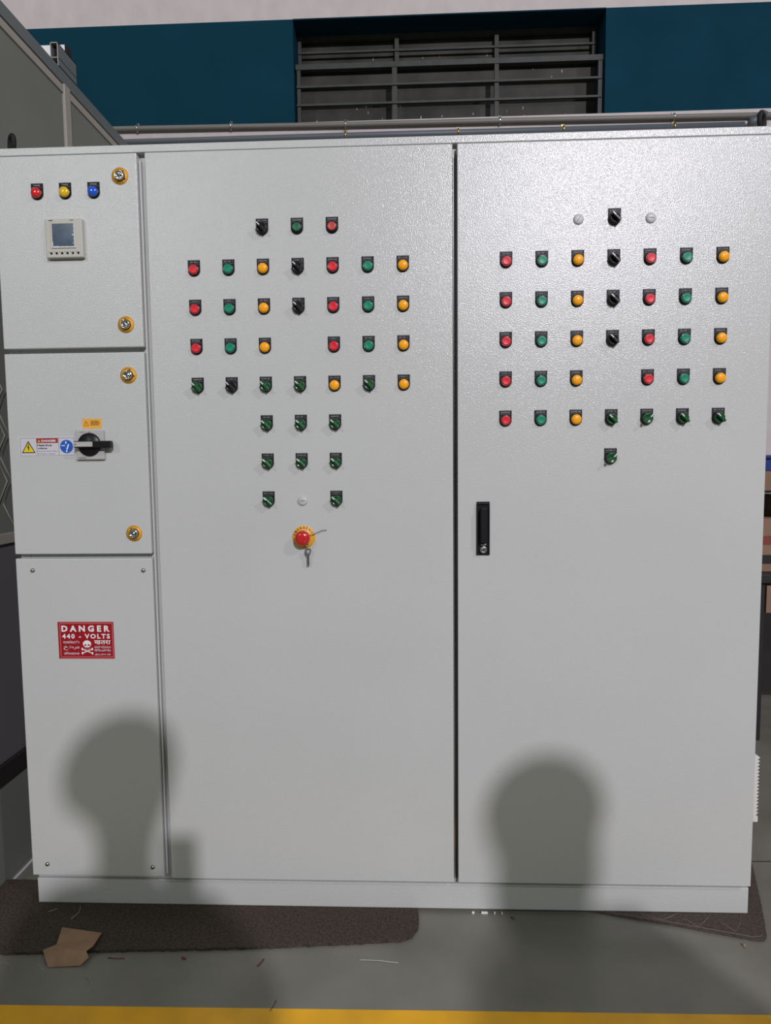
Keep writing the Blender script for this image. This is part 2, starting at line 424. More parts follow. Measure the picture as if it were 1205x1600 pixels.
# --- button family.  origin = middle of the plate's round part on the door face
def legend(lines, pale=0.0):
    b = MB()
    poly = [(0.0158, 0.0255), (-0.0158, 0.0255)] + circ(0.0158, 18, PI, 2 * PI)
    b.prism(poly, -0.0016, 0.0, M['plate'])
    for z in (0.0243, 0.0152): b.rect(-0.0135, 0.0135, z, z + 0.0003, -0.00175, M['ink'])
    if isinstance(lines, str): b.text(lines, 0, 0.0200, -0.00185, M['ink'], w=min(0.025, 0.0021 * len(lines) + .002), h=0.0036, bold=0.01)
    else:
        r = random.Random(lines); x = -0.0118
        while x < 0.0112:
            wd = r.uniform(0.0006, 0.0015); k = r.random()
            if k < 0.14: x += 0.0018; continue
            z0, z1 = 0.0184, 0.0216
            b.rect(x, x + 0.0004, z0, z1, -0.00185, M['ink'])
            if k < 0.7: b.rect(x, x + wd, z1 - 0.0005, z1, -0.00185, M['ink'])
            if k > 0.4: b.rect(x, x + wd, z0, z0 + 0.0005, -0.00185, M['ink'])
            if k > 0.75: b.rect(x + wd - 0.0003, x + wd, z0, z1, -0.00185, M['ink'])
            x += wd + 0.0006
    return b

def push(cm, ring):
    root = MB()
    root.lathe([(0, -0.0016), (0.0148, -0.0016), (0.0148, -0.0045), (0.0140, -0.0060), (0.0125, -0.0064), (0, -0.0064)], M['black'])
    o = root.build('push_button', cab)
    c = MB(); c.lathe([(0, -0.0060), (0.0128, -0.0060), (0.0127, -0.0088), (0.0120, -0.0096), (0.0110, -0.0094), (0.0107, -0.0090)], ring)
    c.lathe([(0.0108, -0.0090), (0.0106, -0.0104), (0.0098, -0.0112), (0.0078, -0.0108), (0, -0.0106)], cm)
    c.build('button_cap', o)
    return o

def lampo(cm):
    root = MB(); root.lathe([(0, -0.0016), (0.0148, -0.0016), (0.0148, -0.0045), (0.0138, -0.0055), (0, -0.0058)], M['black'])
    o = root.build('indicator_lamp', cab)
    c = MB(); c.lathe([(0.0130, -0.0055), (0.0129, -0.0080), (0.0122, -0.0105), (0.0106, -0.0122), (0.0080, -0.0134), (0.0040, -0.0141), (0, -0.0143)], cm)
    c.build('lens', o)
    return o

def selector(cm, ang, green):
    root = MB(); root.lathe([(0, -0.0016), (0.0152, -0.0016), (0.0152, -0.006), (0.0142, -0.0085), (0.0132, -0.009), (0, -0.009)], M['black'])
    o = root.build('selector_switch', cab)
    c = MB()
    c.lathe([(0.0133, -0.0088), (0.0130, -0.0120), (0.0120, -0.0135), (0.0104, -0.0124), (0, -0.0120)], cm)
    # grip bar across the knob (length along the pointer), with the white pointer line
    L = MB(); L.box(-0.0140, 0.0140, -0.0225, -0.0100, -0.0034, 0.0034, cm, 0.0014)
    L.box(0.0045, 0.0141, -0.0230, -0.0220, -0.0011, 0.0011, M['white'])
    L.box(0.0132, 0.0143, -0.0228, -0.0150, -0.0011, 0.0011, M['white'])
    ca, sa = math.cos(ang), math.sin(ang)
    L.v = [(x * ca - z * sa, y, x * sa + z * ca) for x, y, z in L.v]
    oo = len(c.v); c.v += L.v
    for mm in L.mats:
        if mm not in c.mats: c.mats.append(mm)
    for f, mi, sm in zip(L.f, L.mi, L.sm): c.f.append([oo + k for k in f]); c.mi.append(c.mats.index(L.mats[mi])); c.sm.append(sm)
    c.build('knob', o)
    return o

AL, AR = math.radians(135), math.radians(45)
protos = {'r': (push(M['redcap'], M['redring']), 'red push button'), 'g': (push(M['greencap'], M['greenring']), 'green push button'),
          'R': (push(M['redcap2'], M['black']), 'flat dull red push button'), 'G': (push(M['greencap2'], M['black']), 'flat dark green push button'),
          'a': (lampo(M['amber']), 'amber indicator lamp'), '1': (lampo(M['redlens']), 'red phase lamp'), '2': (lampo(M['yellowlens']), 'yellow phase lamp'), '3': (lampo(M['bluelens']), 'blue phase lamp'),
          'b': (selector(M['black'], AL, 0), 'black selector switch'), 's': (selector(M['knobgreen'], AL, 1), 'green selector switch turned left'), 't': (selector(M['knobgreen'], AR, 1), 'green selector switch turned right')}
used = set(); legends = {}; count = [0]
def place(k, x, ztop, txt=None):
    src, lab = protos[k]
    count[0] += 1
    key = txt if txt else count[0] % 9
    if key not in legends:
        legends[key] = legend(key).build('legend_plate', None)
        legends[key]['_new'] = 1
    if k in used:
        o = src.copy(); COL.objects.link(o); o.parent = cab
        for ch in [c for c in src.children if c.name.split('.')[0] != 'legend_plate']:
            c = ch.copy(); COL.objects.link(c); c.parent = o
    else:
        o = src; used.add(k)
    lp = legends[key]
    if lp.get('_new'): del lp['_new']
    else: lp = lp.copy(); COL.objects.link(lp)
    lp.parent = o
    o.location = (x, 0.0, ztop - 0.0255); o['label'] = lab
    return o

PXc = 0.09018
def col(c, x4): return x4 + (c - 4) * PXc
mid = [[(3, 'b', None), (4, 'G', 'CYCLE START'), (5, 'R', 'CYCLE STOP')],
       [(1, 'r', 0), (2, 'g', 0), (3, 'a', 0), (4, 'b', 0), (5, 'r', 0), (6, 'g', 0), (7, 'a', 0)],
       [(1, 'r', 0), (2, 'g', 0), (3, 'a', 0), (4, 'b', 0), (5, 'r', 0), (6, 'g', 0), (7, 'a', 0)],
       [(1, 'r', 0), (2, 'g', 0), (3, 'a', 0), (5, 'r', 0), (6, 'g', 0), (7, 'a', 0)],
       [(1, 's', 0), (2, 'b', 0), (3, 's', 0), (4, 's', 0), (5, 'a', 0), (6, 's', 0), (7, 'a', 0)],
       [(3, 's', 0), (4, 's', 0), (5, 's', 0)], [(3, 's', 0), (4, 's', 0), (5, 's', 0)], [(3, 's', 0), (5, 's', 0)]]
for i, row in enumerate(mid):
    for c, k, t in row: place(k, col(c, 0.7880), 1.8740 - 0.1 * i, t or None)
rgt = [[(4, 'b', 0)],
       [(1, 'r', 0), (2, 'g', 0), (3, 'a', 0), (4, 'b', 0), (5, 'r', 0), (6, 'g', 0), (7, 'a', 0)],
       [(1, 'r', 0), (2, 'g', 0), (3, 'a', 0), (4, 'b', 0), (5, 'r', 0), (6, 'g', 0), (7, 'a', 0)],
       [(1, 'r', 0), (2, 'g', 0), (3, 'a', 0), (4, 'b', 0), (5, 'r', 0), (6, 'g', 0), (7, 'a', 0)],
       [(1, 'r', 0), (2, 'g', 0), (3, 'a', 0), (5, 'r', 0), (6, 'g', 0), (7, 'a', 0)],
       [(1, 'r', 'BLOWER OFF'), (2, 'g', 'BLOWER ON'), (3, 'a', 'BLOWER TRIP'), (4, 's', 0), (5, 't', 0), (6, 's', 0), (7, 's', 0)],
       [(4, 't', 0)]]
for i, row in enumerate(rgt):
    for c, k, t in row: place(k, col(c, 1.5916), 1.8778 - 0.1 * i, t or None)
for k, x, t in (('1', 0.113, 'R PHASE'), ('2', 0.187, 'Y PHASE'), ('3', 0.262, 'B PHASE')): place(k, x, 1.976, t)

# blanking plugs
b = MB(); b.lathe([(0, -0.0052), (0.008, -0.005), (0.0118, -0.0038), (0.0130, -0.0015), (0.0130, 0.0)], M['plug'])
b.box(-0.0065, 0.0065, -0.0054, -0.0050, -0.0006, 0.0006, M['inkblack'])
pl = b.build('blanking_plug', cab, (0.788, 0, 1.148)); pl['label'] = 'pale grey blanking plug'
for x, z, r in ((1.502, 1.853, -1.0), (1.682, 1.852, 0.1)):
    o = pl.copy(); COL.objects.link(o); o.location = (x, 0, z); o.rotation_euler = (0, r, 0)

# cam locks with round yellow labels
def lock(x, z, rot):
    b = MB(); b.lathe([(0, -0.0006), (0.0218, -0.0006), (0.0218, 0.0)], M['yellowlabel'], n=40)
    for r in (0.0205,):
        b.lathe([(r, -0.0007), (r + 0.0005, -0.0007)], M['inkblack'], n=40)
    for a0 in (PI / 2, -PI / 2):
        for k in range(-3, 4):
            a = a0 + k * 0.155; p = circ(1, 4)
            b.text('OPEN..'[abs(k)] if k else 'O', 0.0172 * math.cos(a), 0.0172 * math.sin(a), -0.00075, M['inkblack'], h=0.0028, rot=a - PI / 2 if a0 > 0 else a + PI / 2, bold=0.01)
    for a in (0.75 + rot, -0.75 + rot):
        b.prism([(0.0148 * math.cos(a) + 0.0028 * math.cos(a + q), 0.0148 * math.sin(a) + 0.0028 * math.sin(a + q)) for q in (0, 2.1, 4.2)], -0.0008, -0.0006, M['inkblack'])
    o = b.build('cam_lock', cab, (x, 0, z)); o['label'] = 'cam lock with round yellow label'
    c = MB(); c.lathe([(0.0135, -0.0006), (0.0135, -0.0025), (0.0122, -0.003)], M['black'])
    c.lathe([(0.0122, -0.001), (0.0122, -0.008), (0.0108, -0.0098), (0.0085, -0.0095), (0.0080, -0.0060), (0.0030, -0.0060), (0.0028, -0.0085), (0, -0.0087)], M['chrome'])
    for k in range(2): c.box(-0.0078, 0.0078, -0.0068, -0.0058, -0.001 + 0.0, 0.001, M['steel'])
    c.build('lock_cylinder', o, (0, 0, 0), (0, rot, 0))
lock(0.332, 1.989, 0.2); lock(0.332, 1.614, 2.4); lock(0.333, 1.483, 0.6); lock(0.331, 1.064, 2.9)

# power meter
b = MB(); b.box(-0.049, 0.049, -0.013, 0.0, -0.049, 0.049, M['beige'], 0.003, 3)
mt = b.build('power_meter', cab, (0.184, 0, 1.833)); mt['label'] = 'beige square power meter'
b = MB(); b.box(-0.034, 0.031, -0.0150, -0.0128, -0.026, 0.040, M['beige'], 0.0012)
b.build('screen_bezel', mt)
b = MB(); b.box(-0.0290, 0.0270, -0.0156, -0.0148, -0.0215, 0.0360, M['screen'], 0.0003)
b.box(-0.0300, -0.0278, -0.0158, -0.0148, -0.0228, -0.010, M['film'])
x = -0.0290
rr = random.Random(5)
while x < 0.025:
    wd = rr.uniform(.003, .008); b.box(x, x + wd, -0.0158, -0.0149, -0.0232 - rr.uniform(0, .0008), -0.0216 + rr.uniform(0, .0012), M['film']); x += wd
for k in range(5): b.box(0.0225 + rr.uniform(0, .004), 0.0262 + rr.uniform(0, .0015), -0.0159, -0.0149, 0.026 - k * .01, 0.0272 - k * .01 + rr.uniform(0, .002), M['film'])
b.build('screen', mt)['label'] = 'blue grey display under peeling film'
for k in range(6):
    b = MB(); x = -0.0345 + k * 0.0142
    b.lathe([(0, -0.0146), (0.0028, -0.0144), (0.0032, -0.0128)], M['black'], cx=x, cz=-0.0375, n=12)
    b.box(x - .0072, x - .0055, -0.0133, -0.0129, -0.0352, -0.0335, M['inkblack'])
    b.build('meter_button', mt)['label'] = 'small dark key'
b = MB()
b.text('DEIF', -0.033, 0.0445, -0.0132, M['inkblack'], w=0.010, h=0.0022) if False else b.rect(-0.038, -0.028, 0.0435, 0.0458, -0.0132, M['inkblack'])
b.rect(0.017, 0.027, 0.0437, 0.0452, -0.0132, M['inkblack'])
b.build('meter_marking', mt)

# rotary isolator
sw = MB(); sw.box(-0.0385, 0.0385, -0.009, 0.0, -0.0395, 0.0395, M['switchgrey'], 0.003, 3)
sw.text('0', 0.0, 0.0335, -0.0092, M['inkblack'], h=0.005); sw.text('SIEMENS', -0.021, -0.0335, -0.0092, M['inkblack'], w=0.022, h=0.0034)
sw.rect(-0.030, -0.012, -0.0368, -0.0362, -0.0092, M['inkblack']); sw.rect(-0.026, -0.012, 0.0335, 0.0345, -0.0092, M['inkblack'])
sw = sw.build('rotary_isolator', cab, (0.2245, 0, 1.3015)); sw['label'] = 'rotary isolator switch with black handle'
b = MB(); b.lathe([(0.0310, -0.009), (0.0305, -0.013), (0.0285, -0.0155), (0, -0.0157)], M['black'], n=36)
b.box(-0.033, 0.064, -0.0290, -0.0150, -0.0088, 0.0088, M['black'], 0.002, 3)
b.box(0.036, 0.0645, -0.0270, -0.0100, -0.0100, 0.0086, M['black'], 0.002)
b.build('handle', sw, (0, 0, 0.001))['label'] = 'black turning handle'
b = MB(); b.box(-0.0325, 0.018, -0.0312, -0.0285, -0.0064, 0.0064, M['switchgrey'], 0.001); b.lathe([(0, -0.0316), (0.0018, -0.0316), (0.0018, -0.031)], M['redbit'], cx=-0.027, cz=0, n=10)
b.box(-0.021, 0.000, -0.0315, -0.0311, -0.0050, -0.001, M['beige'])
b.build('lock_insert', sw, (0, 0, 0.001))['label'] = 'grey padlock slide'

# stickers
def tri(b, cx, cz, s, y, fill, edge=M['inkblack']):
    b.prism([(cx - s, cz - s * .58), (cx + s, cz - s * .58), (cx, cz + s * 1.15)], y, y + .0001, edge)
    q = s * .80
    b.prism([(cx - q, cz - q * .56), (cx + q, cz - q * .56), (cx, cz + q * 1.10)], y - .0001, y, fill)
k = 0.00023
def hx_(px): return (px - 408) * k
def hz_(pz): return (405 - pz) * k
b = MB(); b.box(hx_(72), hx_(742), -0.0004, 0, hz_(522), hz_(288), M['sticker'])
Y = -0.00055
for (a0, a1, c0, c1) in ((90, 728, 506, 509), (90, 728, 303, 306), (88, 91, 509, 303), (727, 730, 509, 303), (281, 284, 509, 303), (543, 546, 509, 303)):
    b.rect(hx_(a0), hx_(a1), hz_(max(c0, c1)), hz_(min(c0, c1)), Y, M['inkblack'])
tri(b, hx_(184), hz_(428), 82 * k, Y, M['triyellow'])
b.prism([(hx_(p[0]), hz_(p[1])) for p in ((188, 368), (168, 412), (182, 412), (174, 432), (184, 432), (184, 455), (196, 430), (190, 430), (196, 402), (184, 402), (194, 370))], Y - .0003, Y - .0001, M['inkblack'])
b.rect(hx_(283), hx_(537), hz_(362), hz_(308), Y, M['headred'])
tri(b, hx_(312), hz_(340), 15 * k, Y - .0002, M['triyellow'], M['triyellow'])
b.text('DANGER', hx_(428), hz_(336), Y - .0002, M['white'], w=175 * k, h=26 * k, bold=0.03)
b.text('Hazardous', hx_(290), hz_(386), Y - .0001, M['inkblack'], w=172 * k, h=24 * k, align='L', bold=0.03)
b.text('voltage.', hx_(290), hz_(424), Y - .0001, M['inkblack'], w=120 * k, h=28 * k, align='L', bold=0.03)
b.text('Disconnect power before', hx_(290), hz_(457), Y - .0001, M['inkblack'], w=240 * k, h=17 * k, align='L')
b.text('servicing or cleaning', hx_(290), hz_(487), Y - .0001, M['inkblack'], w=205 * k, h=17 * k, align='L')
b.prism(circ(77 * k, 32, cx=hx_(636), cz=hz_(404)), Y, Y + .0001, M['blueink'])
def line2(b, x0, z0, x1, z1, w_, y, m):
    d = math.hypot(x1 - x0, z1 - z0); nx, nz = -(z1 - z0) / d * w_ / 2, (x1 - x0) / d * w_ / 2
    b.prism([(x0 + nx, z0 + nz), (x1 + nx, z1 + nz), (x1 - nx, z1 - nz), (x0 - nx, z0 - nz)], y, y + .0001, m)
line2(b, hx_(630), hz_(345), hx_(630), hz_(372), 14 * k, Y - .0002, M['white']); line2(b, hx_(575), hz_(393), hx_(612), hz_(393), 9 * k, Y - .0002, M['white'])
line2(b, hx_(662), hz_(378), hx_(638), hz_(440), 15 * k, Y - .0002, M['white']); line2(b, hx_(630), hz_(450), hx_(642), hz_(466), 18 * k, Y - .0002, M['white'])
b.prism([(hx_(610), hz_(385)), (hx_(622), hz_(393)), (hx_(610), hz_(401))], Y - .0002, Y - .0001, M['white'])
b.build('warning_sticker', cab, (0.105, 0, 1.298))['label'] = 'white hazardous voltage sticker with yellow triangle'

b = MB(); b.box(-0.0255, 0.0255, -0.0004, 0, -0.0128, 0.0128, M['orangelabel'])
tri(b, -0.0155, -0.0015, 0.0076, -0.0005, M['orangelabel']); b.rect(-0.0159, -0.0151, -0.002, 0.0038, -0.0007, M['inkblack']); b.rect(-0.0159, -0.0151, -0.0040, -0.0028, -0.0007, M['inkblack'])
b.text('DANGER', 0.0075, 0.0065, -0.0005, M['inkblack'], w=0.018, h=0.0026, bold=.02)
rr = random.Random(2)
for z in (0.0025, -0.0010, -0.0045):
    x = -0.0035
    while x < 0.019:
        wd = rr.uniform(.0015, .004); b.rect(x, min(x + wd, .0205), z, z + 0.0019, -0.0005, M['inkblack']); x += wd + .0006
b.build('caution_label', cab, (0.229, 0, 1.358))['label'] = 'orange caution label above the isolator'

k2 = 0.000147
def sx(p): return (p - 594) * k2
def sz(p): return (424 - p) * k2
b = MB(); b.box(sx(68), sx(1120), -0.0006, 0, sz(772), sz(76), M['signred'])
b.rect(sx(68), sx(1120), sz(776), sz(768), -0.0007, M['signpink']); b.rect(sx(68), sx(1120), sz(80), sz(74), -0.0007, M['signpink'])
Y = -0.0008
for a in ((105, 1098, 745, 736), (105, 1098, 108, 99), (103, 112, 745, 99), (1094, 1103, 745, 99)): b.rect(sx(a[0]), sx(a[1]), sz(a[2]), sz(a[3]), Y, M['signpink'])
b.text('DANGER', sx(592), sz(204), Y, M['white'], w=910 * k2, h=120 * k2, bold=0.045, spacing=1.6)
b.text('440 - VOLTS', sx(595), sz(348), Y, M['white'], w=905 * k2, h=92 * k2, bold=0.035, spacing=1.3)
for t, x, z, w_, h_ in (('ಅಪಾಯ', 312, 455, 305, 56), ('خطره', 312, 565, 300, 92), ('বিপদজনক', 312, 672, 300, 58), ('खतरा', 900, 462, 310, 74), ('అపాయము', 900, 548, 310, 46), ('അപകടം', 900, 612, 305, 44), ('அபாயம்', 895, 690, 300, 46)):
    b.text(t, sx(x), sz(z), Y, M['white'] if t == 'खतरा' else M['sticker'], w=w_ * k2, h=h_ * k2, bold=0.015)
# skull and crossbones
b.prism([(sx(608 + 78 * math.cos(a)), sz(492 - 66 * math.sin(a))) for a in [2 * PI * q / 24 for q in range(24)]], Y, Y + .0001, M['white'])
b.prism([(sx(p), sz(q)) for p, q in ((560, 530), (656, 530), (648, 556), (608, 560), (568, 556))], Y - .00006, Y + .00004, M['white'])
for x in (576, 640): b.prism([(sx(x + 23 * math.cos(a)), sz(514 - 16 * math.sin(a))) for a in [2 * PI * q / 12 for q in range(12)]], Y - .0002, Y - .0001, M['signred'])
b.prism([(sx(608), sz(522)), (sx(600), sz(540)), (sx(616), sz(540))], Y - .0002, Y - .0001, M['signred'])
jw = [(sx(608 + 50 * math.cos(q_)), sz(566 + 28 * math.sin(q_))) for q_ in [PI * q / 8 for q in range(9)]]
for p_, q_ in zip(jw, jw[1:]): line2(b, p_[0], p_[1], q_[0], q_[1], 11 * k2, Y - .00003, M['signpink'])
for a, c_, d, e in ((515, 590, 705, 672), (705, 590, 515, 668)):
    line2(b, sx(a), sz(c_), sx(d), sz(e), 17 * k2, Y - (.00008 if a < 600 else .00002), M['white'])
    for X_, Z_ in ((a, c_), (d, e)):
        for o_ in (-10, 10): b.prism(circ(15 * k2, 10, cx=sx(X_), cz=sz(Z_ + o_)), Y - .00011 + o_ * .000002, Y + .0001, M['white'])
b.build('danger_sign', cab, (0.1857, 0, 0.7715))['label'] = 'red danger sign with skull'

# screws of the lower cover
for x, z in ((0.047, 0.9645), (0.352, 0.9635), (0.044, 0.129), (0.345, 0.1245)):
    b = MB(); b.lathe([(0, -0.0050), (0.003, -0.0047), (0.0052, -0.0030), (0.0062, 0.0)], M['steel'], n=18)
    b.box(-0.0036, 0.0036, -0.0052, -0.0045, -0.0005, 0.0005, M['inkblack'])
    b.build('screw', cab, (x, 0, z))

# swing handle on the right door
b = MB(); b.box(-0.0170, 0.0170, -0.004, 0.0, -0.0705, 0.0705, M['black'], 0.001)
for x in (-0.0165, 0.0135): b.box(x, x + 0.003, -0.0085, -0.003, -0.0685, 0.0600, M['black'], 0.0008)
b.box(-0.0165, 0.0165, -0.0085, -0.003, 0.0630, 0.0665, M['black'], 0.0008)
sh = b.build('swing_handle', cab, (1.2638, 0, 1.0715)); sh['label'] = 'black swing handle'
b = MB(); b.prism(circ(0.0088, 12, 0, PI, cz=0.048) + circ(0.0088, 6, PI, 2 * PI, cz=-0.030), -0.020, -0.006, M['black']); b.box(-0.0068, 0.0068, -0.0222, -0.0195, -0.036, 0.054, M['black'], 0.0012)
b.build('lever', sh)
b = MB(); b.lathe([(0.0095, -0.004), (0.0095, -0.011), (0.0080, -0.0125), (0.0062, -0.0120), (0, -0.0115)], M['steel'], cz=-0.0555, n=20)
b.lathe([(0.0050, -0.0115), (0.0048, -0.0140), (0, -0.0142)], M['chrome'], cz=-0.0535, n=16); b.box(-0.0075, 0.0075, -0.0100, -0.0040, -0.0450, -0.0400, M['steel'], 0.0008)
b.box(-0.001, 0.001, -0.0146, -0.0138, -0.0575, -0.0505, M['inkblack'])
b.build('key_cylinder', sh)['label'] = 'chrome key cylinder'

# emergency stop
b = MB(); b.lathe([(0, -0.0022), (0.0300, -0.0022), (0.0305, -0.0015), (0.0305, 0.0)], M['yellowlabel'], n=48)
for i, ch in enumerate('EMERGENCY'):
    a = math.radians(164 - i * 19.0)
    b.text(ch, 0.0252 * math.cos(a), 0.0252 * math.sin(a), -0.0024, M['inkblack'], h=0.0058, rot=a - PI / 2, bold=0.03)
es = b.build('emergency_stop', cab, (0.7892, 0, 1.0510)); es['label'] = 'red mushroom emergency stop on yellow disc'
b = MB(); b.lathe([(0.0155, -0.0022), (0.0155, -0.010), (0.0125, -0.012), (0.0105, -0.016)], M['yellowlabel']); b.build('actuator_collar', es)['label'] = 'yellow collar'
b = MB(); b.lathe([(0.0105, -0.014), (0.0185, -0.016), (0.0202, -0.019), (0.0202, -0.0245), (0.0190, -0.0285), (0.0160, -0.0315), (0.010, -0.0338), (0, -0.0345)], M['mushroom'], n=36); b.build('mushroom_head', es)['label'] = 'red mushroom head'

# louvred filter cover on the right flank
b = MB(); N = 17; z0, z1 = 0.243, 0.435
prof = [(0.0, z0), (0.036, z0), (0.036, z0 + 0.016)]
for i in range(N):
    z = z0 + 0.016 + (z1 - z0 - 0.024) * i / N; dz = (z1 - z0 - 0.024) / N
    prof += [(0.0285, z + dz * 0.28), (0.037, z + dz)]
prof += [(0.026, z1 - 0.0), (0.0, z1 + 0.005)]
b.prism(prof, 0.055, 0.275, M['filter'])
b.build('filter_cover', cab, (W + 0.0005, 0, 0))['label'] = 'white louvred filter cover on the right side'

# lifting eyes
for x, r in ((0.027, -0.75), (1.969, 0.80)):
    b = MB(); b.tube([(0.0175 * math.cos(2 * PI * q / 24), 0, 0.030 + 0.0195 * math.sin(2 * PI * q / 24)) for q in range(24)], 0.0062, M['rubber'], 10, closed=True)
    b.box(-0.012, 0.012, -0.012, 0.012, 0.0, 0.008, M['rubber'], 0.002)
    b.tube([(0, 0, 0.0), (0, 0, 0.013)], 0.008, M['rubber'], 12)
    b.build('lifting_eye', cab, (x, 0.042, H), (0, 0, r))['label'] = 'black lifting eye bolt'

# key hanging from the emergency stop
ky = thing('key', 'small steel key hanging on a wire from the emergency stop button', 'key', (0.8022, -0.0135, 1.0225))
b = MB()
hole = circ(0.0020, 10); 
bow = [(-0.0030, -0.0165), (-0.0058, -0.0115), (-0.0078, -0.006), (-0.0075, 0.0), (-0.0045, 0.0030), (0.0045, 0.0030), (0.0075, 0.0), (0.0078, -0.006), (0.0058, -0.0115), (0.0030, -0.0165)]
blade = [(0.0030, -0.0165), (0.0030, -0.034), (0.0034, -0.037), (0.0028, -0.040), (0.0032, -0.043), (0.0010, -0.0455), (-0.0022, -0.0445), (-0.0030, -0.0415), (-0.0030, -0.0165)]
b.prism(bow, -0.0011, 0.0011, M['keysteel']); b.prism(blade, -0.0010, 0.0010, M['keysteel'])
b.box(-0.0042, 0.0042, -0.0016, 0.0016, -0.0105, -0.0025, M['keylight'], 0.0008); b.box(-0.0006, 0.0006, -0.0013, 0.0013, -0.040, -0.0165, M['inkblack'])
b.build('key_blade', ky, (0, 0, -0.003), (0.10, 0, 0.25))
b = MB(); b.tube([(0.0045 * math.cos(a), 0.001 * math.sin(2 * a), 0.0008 + 0.0052 * math.sin(a)) for a in [2 * PI * q / 18 for q in range(18)]], 0.0009, M['brass'], 6, closed=True)
b.build('ring', ky, (-0.003, -0.001, 0.0035), (0.3, 0, 0.7))['label'] = 'brass ring'
b = MB(); cx, cz = -0.0130, 0.0250
P_ = [(cx + 0.0172 * math.cos(a), 0.0055, cz + 0.0172 * math.sin(a)) for a in [-1.1 + 2 * PI * q / 20 * 0.80 for q in range(21)]]
b.tube([(-0.003, 0.0, 0.004)] + P_ , 0.0006, M['steel'], 6)
b.tube([P_[10], (0.006, 0.0040, 0.0345), (0.016, 0.0045, 0.0385), (0.026, 0.006, 0.0425), (0.036, 0.008, 0.0465), (0.049, 0.009, 0.0480)], 0.0007, M['inkblack'], 6)
b.build('wire', ky)['label'] = 'thin twisted wire with a loose end'

# ------------------------------------------------------------------ mats and litter on the floor
def rough_slab(poly, z0, z1, m, jit, name, seed, step=0.012):
    r = random.Random(seed); out = []
    for i, p in enumerate(poly):
        q = poly[(i + 1) % len(poly)]; d = math.hypot(q[0] - p[0], q[1] - p[1]); n = max(1, int(d / step))
        for k_ in range(n): out.append((p[0] + (q[0] - p[0]) * k_ / n + r.uniform(-jit, jit), p[1] + (q[1] - p[1]) * k_ / n + r.uniform(-jit, jit)))
    b = MB(); b.slab(out, z0, z1, m); return b
matL = [(-0.55, -0.185), (0.008, -0.167), (0.665, -0.132), (1.035, -0.100), (1.068, -0.085), (1.084, -0.055), (1.088, -0.02), (1.082, 0.12), (0.3, 0.115), (-0.18, 0.118), (-0.55, 0.10)]
b = rough_slab(matL, FZ, 0.0, M['coir'], 0.0016, '', 4)
# pile tufts standing proud along the front edge
r = random.Random(9)
for k_ in range(420):
    x = r.uniform(-0.5, 1.03); y = r.uniform(-0.16, 0.015)
    if y < -0.158 + max(0, x) * 0.058: continue
    b.tube([(x, y, -0.001), (x + r.uniform(-.003, .003), y + r.uniform(-.003, .003), 0.0026)], [0.0016, 0.0004], M['coir'], 4)
tag(b.build('floor_mat'), 'long brown coir mat running under the left and middle of the cabinet', 'mat', group=None)
mr = thing('floor_mat', 'thin brown mat with zigzag lines poking out under the cabinet at right', 'mat', (1.7, 0.1, FZ))
matR = [(1.30, 0.085), (1.605, 0.0165), (1.80, -0.030), (1.965, -0.074), (1.985, -0.074), (2.000, -0.060), (2.060, 0.085), (2.125, 0.255), (1.45, 0.42)]
b = rough_slab([(p[0] - 1.7, p[1] - 0.1) for p in matR], 0.0001, 0.0070, M['coir2'], 0.0006, '', 5); b.build('mat_body', mr)
b = MB(); o_ = (-1.7, -0.1)
for path in ([(1.62, .019), (1.80, -.024), (1.962, -.066), (1.985, -.062), (1.995, -.045)], [(1.70, .012), (1.75, -.008), (1.775, .004), (1.80, .018)], [(1.80, .014), (1.835, -.032), (1.86, -.012), (1.885, .014)], [(1.89, .012), (1.925, -0.048), (1.95, -.02), (1.97, .015)]):
    b.tube([(p[0] + o_[0], p[1] + o_[1], 0.0070) for p in path], 0.0011, M['coirline'], 5)
b.build('pattern_line', mr)['label'] = 'pale zigzag and border line'

cb = thing('cardboard_scrap', 'torn piece of brown kraft cardboard lying on the edge of the coir mat', 'cardboard', (0.185, -0.15, 0.0))
def sheet(pts, th, m):
    n = len(pts); b = MB()
    return b.add([(p[0], p[1], p[2] + th) for p in pts] + pts, [list(range(n)), list(range(2 * n - 1, n - 1, -1))] + [[i, i + n, (i + 1) % n + n, (i + 1) % n] for i in range(n)], m)
b = sheet([(-.060, .068, .0035), (.058, .050, .004), (.060, .0, .008), (.052, -.022, .010), (.0, -.016, .012), (-.036, -.004, .010)], 0.0016, M['kraft']); b.build('flap', cb)
b = sheet([(-.036, -.004, .0116), (.0, -.016, .0136), (.052, -.022, .0116), (.066, -.036, .006), (.050, -.049, -.006), (-.030, -.055, -.0072), (-.064, -.016, .006)], 0.0016, M['kraft']); b.build('flap', cb)['label'] = 'folded down front flap'

def curve_bit(name, label, cat, pts, r_, m, z=0.0, group=None):
    b = MB(); b.tube([(x, y, z + r_ + (0.0 if i % 2 else .0006)) for i, (x, y) in enumerate(pts)], r_, m, 5)
    return tag(b.build(name), label, cat, group)
curve_bit('thread', 'white thread on the dark mat in front of the plinth, above the cardboard', 'thread', [(0.131, 0.004), (0.136, -0.008), (0.139, -0.020), (0.136, -0.034), (0.131, -0.048)], 0.0008, M['thread'], 0.002)
curve_bit('thread', 'short pale thread on the coir mat beside the left foot of the plinth', 'thread', [(0.052, -0.021), (0.062, -0.014), (0.072, -0.008)], 0.0008, M['thread'], 0.002)
curve_bit('thread', 'curved pale thread on the bare floor at the far left edge', 'thread', [(0.015, -0.190), (0.045, -0.194), (0.064, -0.205), (0.071, -0.219)], 0.0006, M['thread'], FZ)
curve_bit('thread', 'straight pale thread on the floor left of the cardboard corner', 'thread', [(0.101, -0.176), (0.13, -0.200), (0.160, -0.222)], 0.0007, M['thread'], FZ)
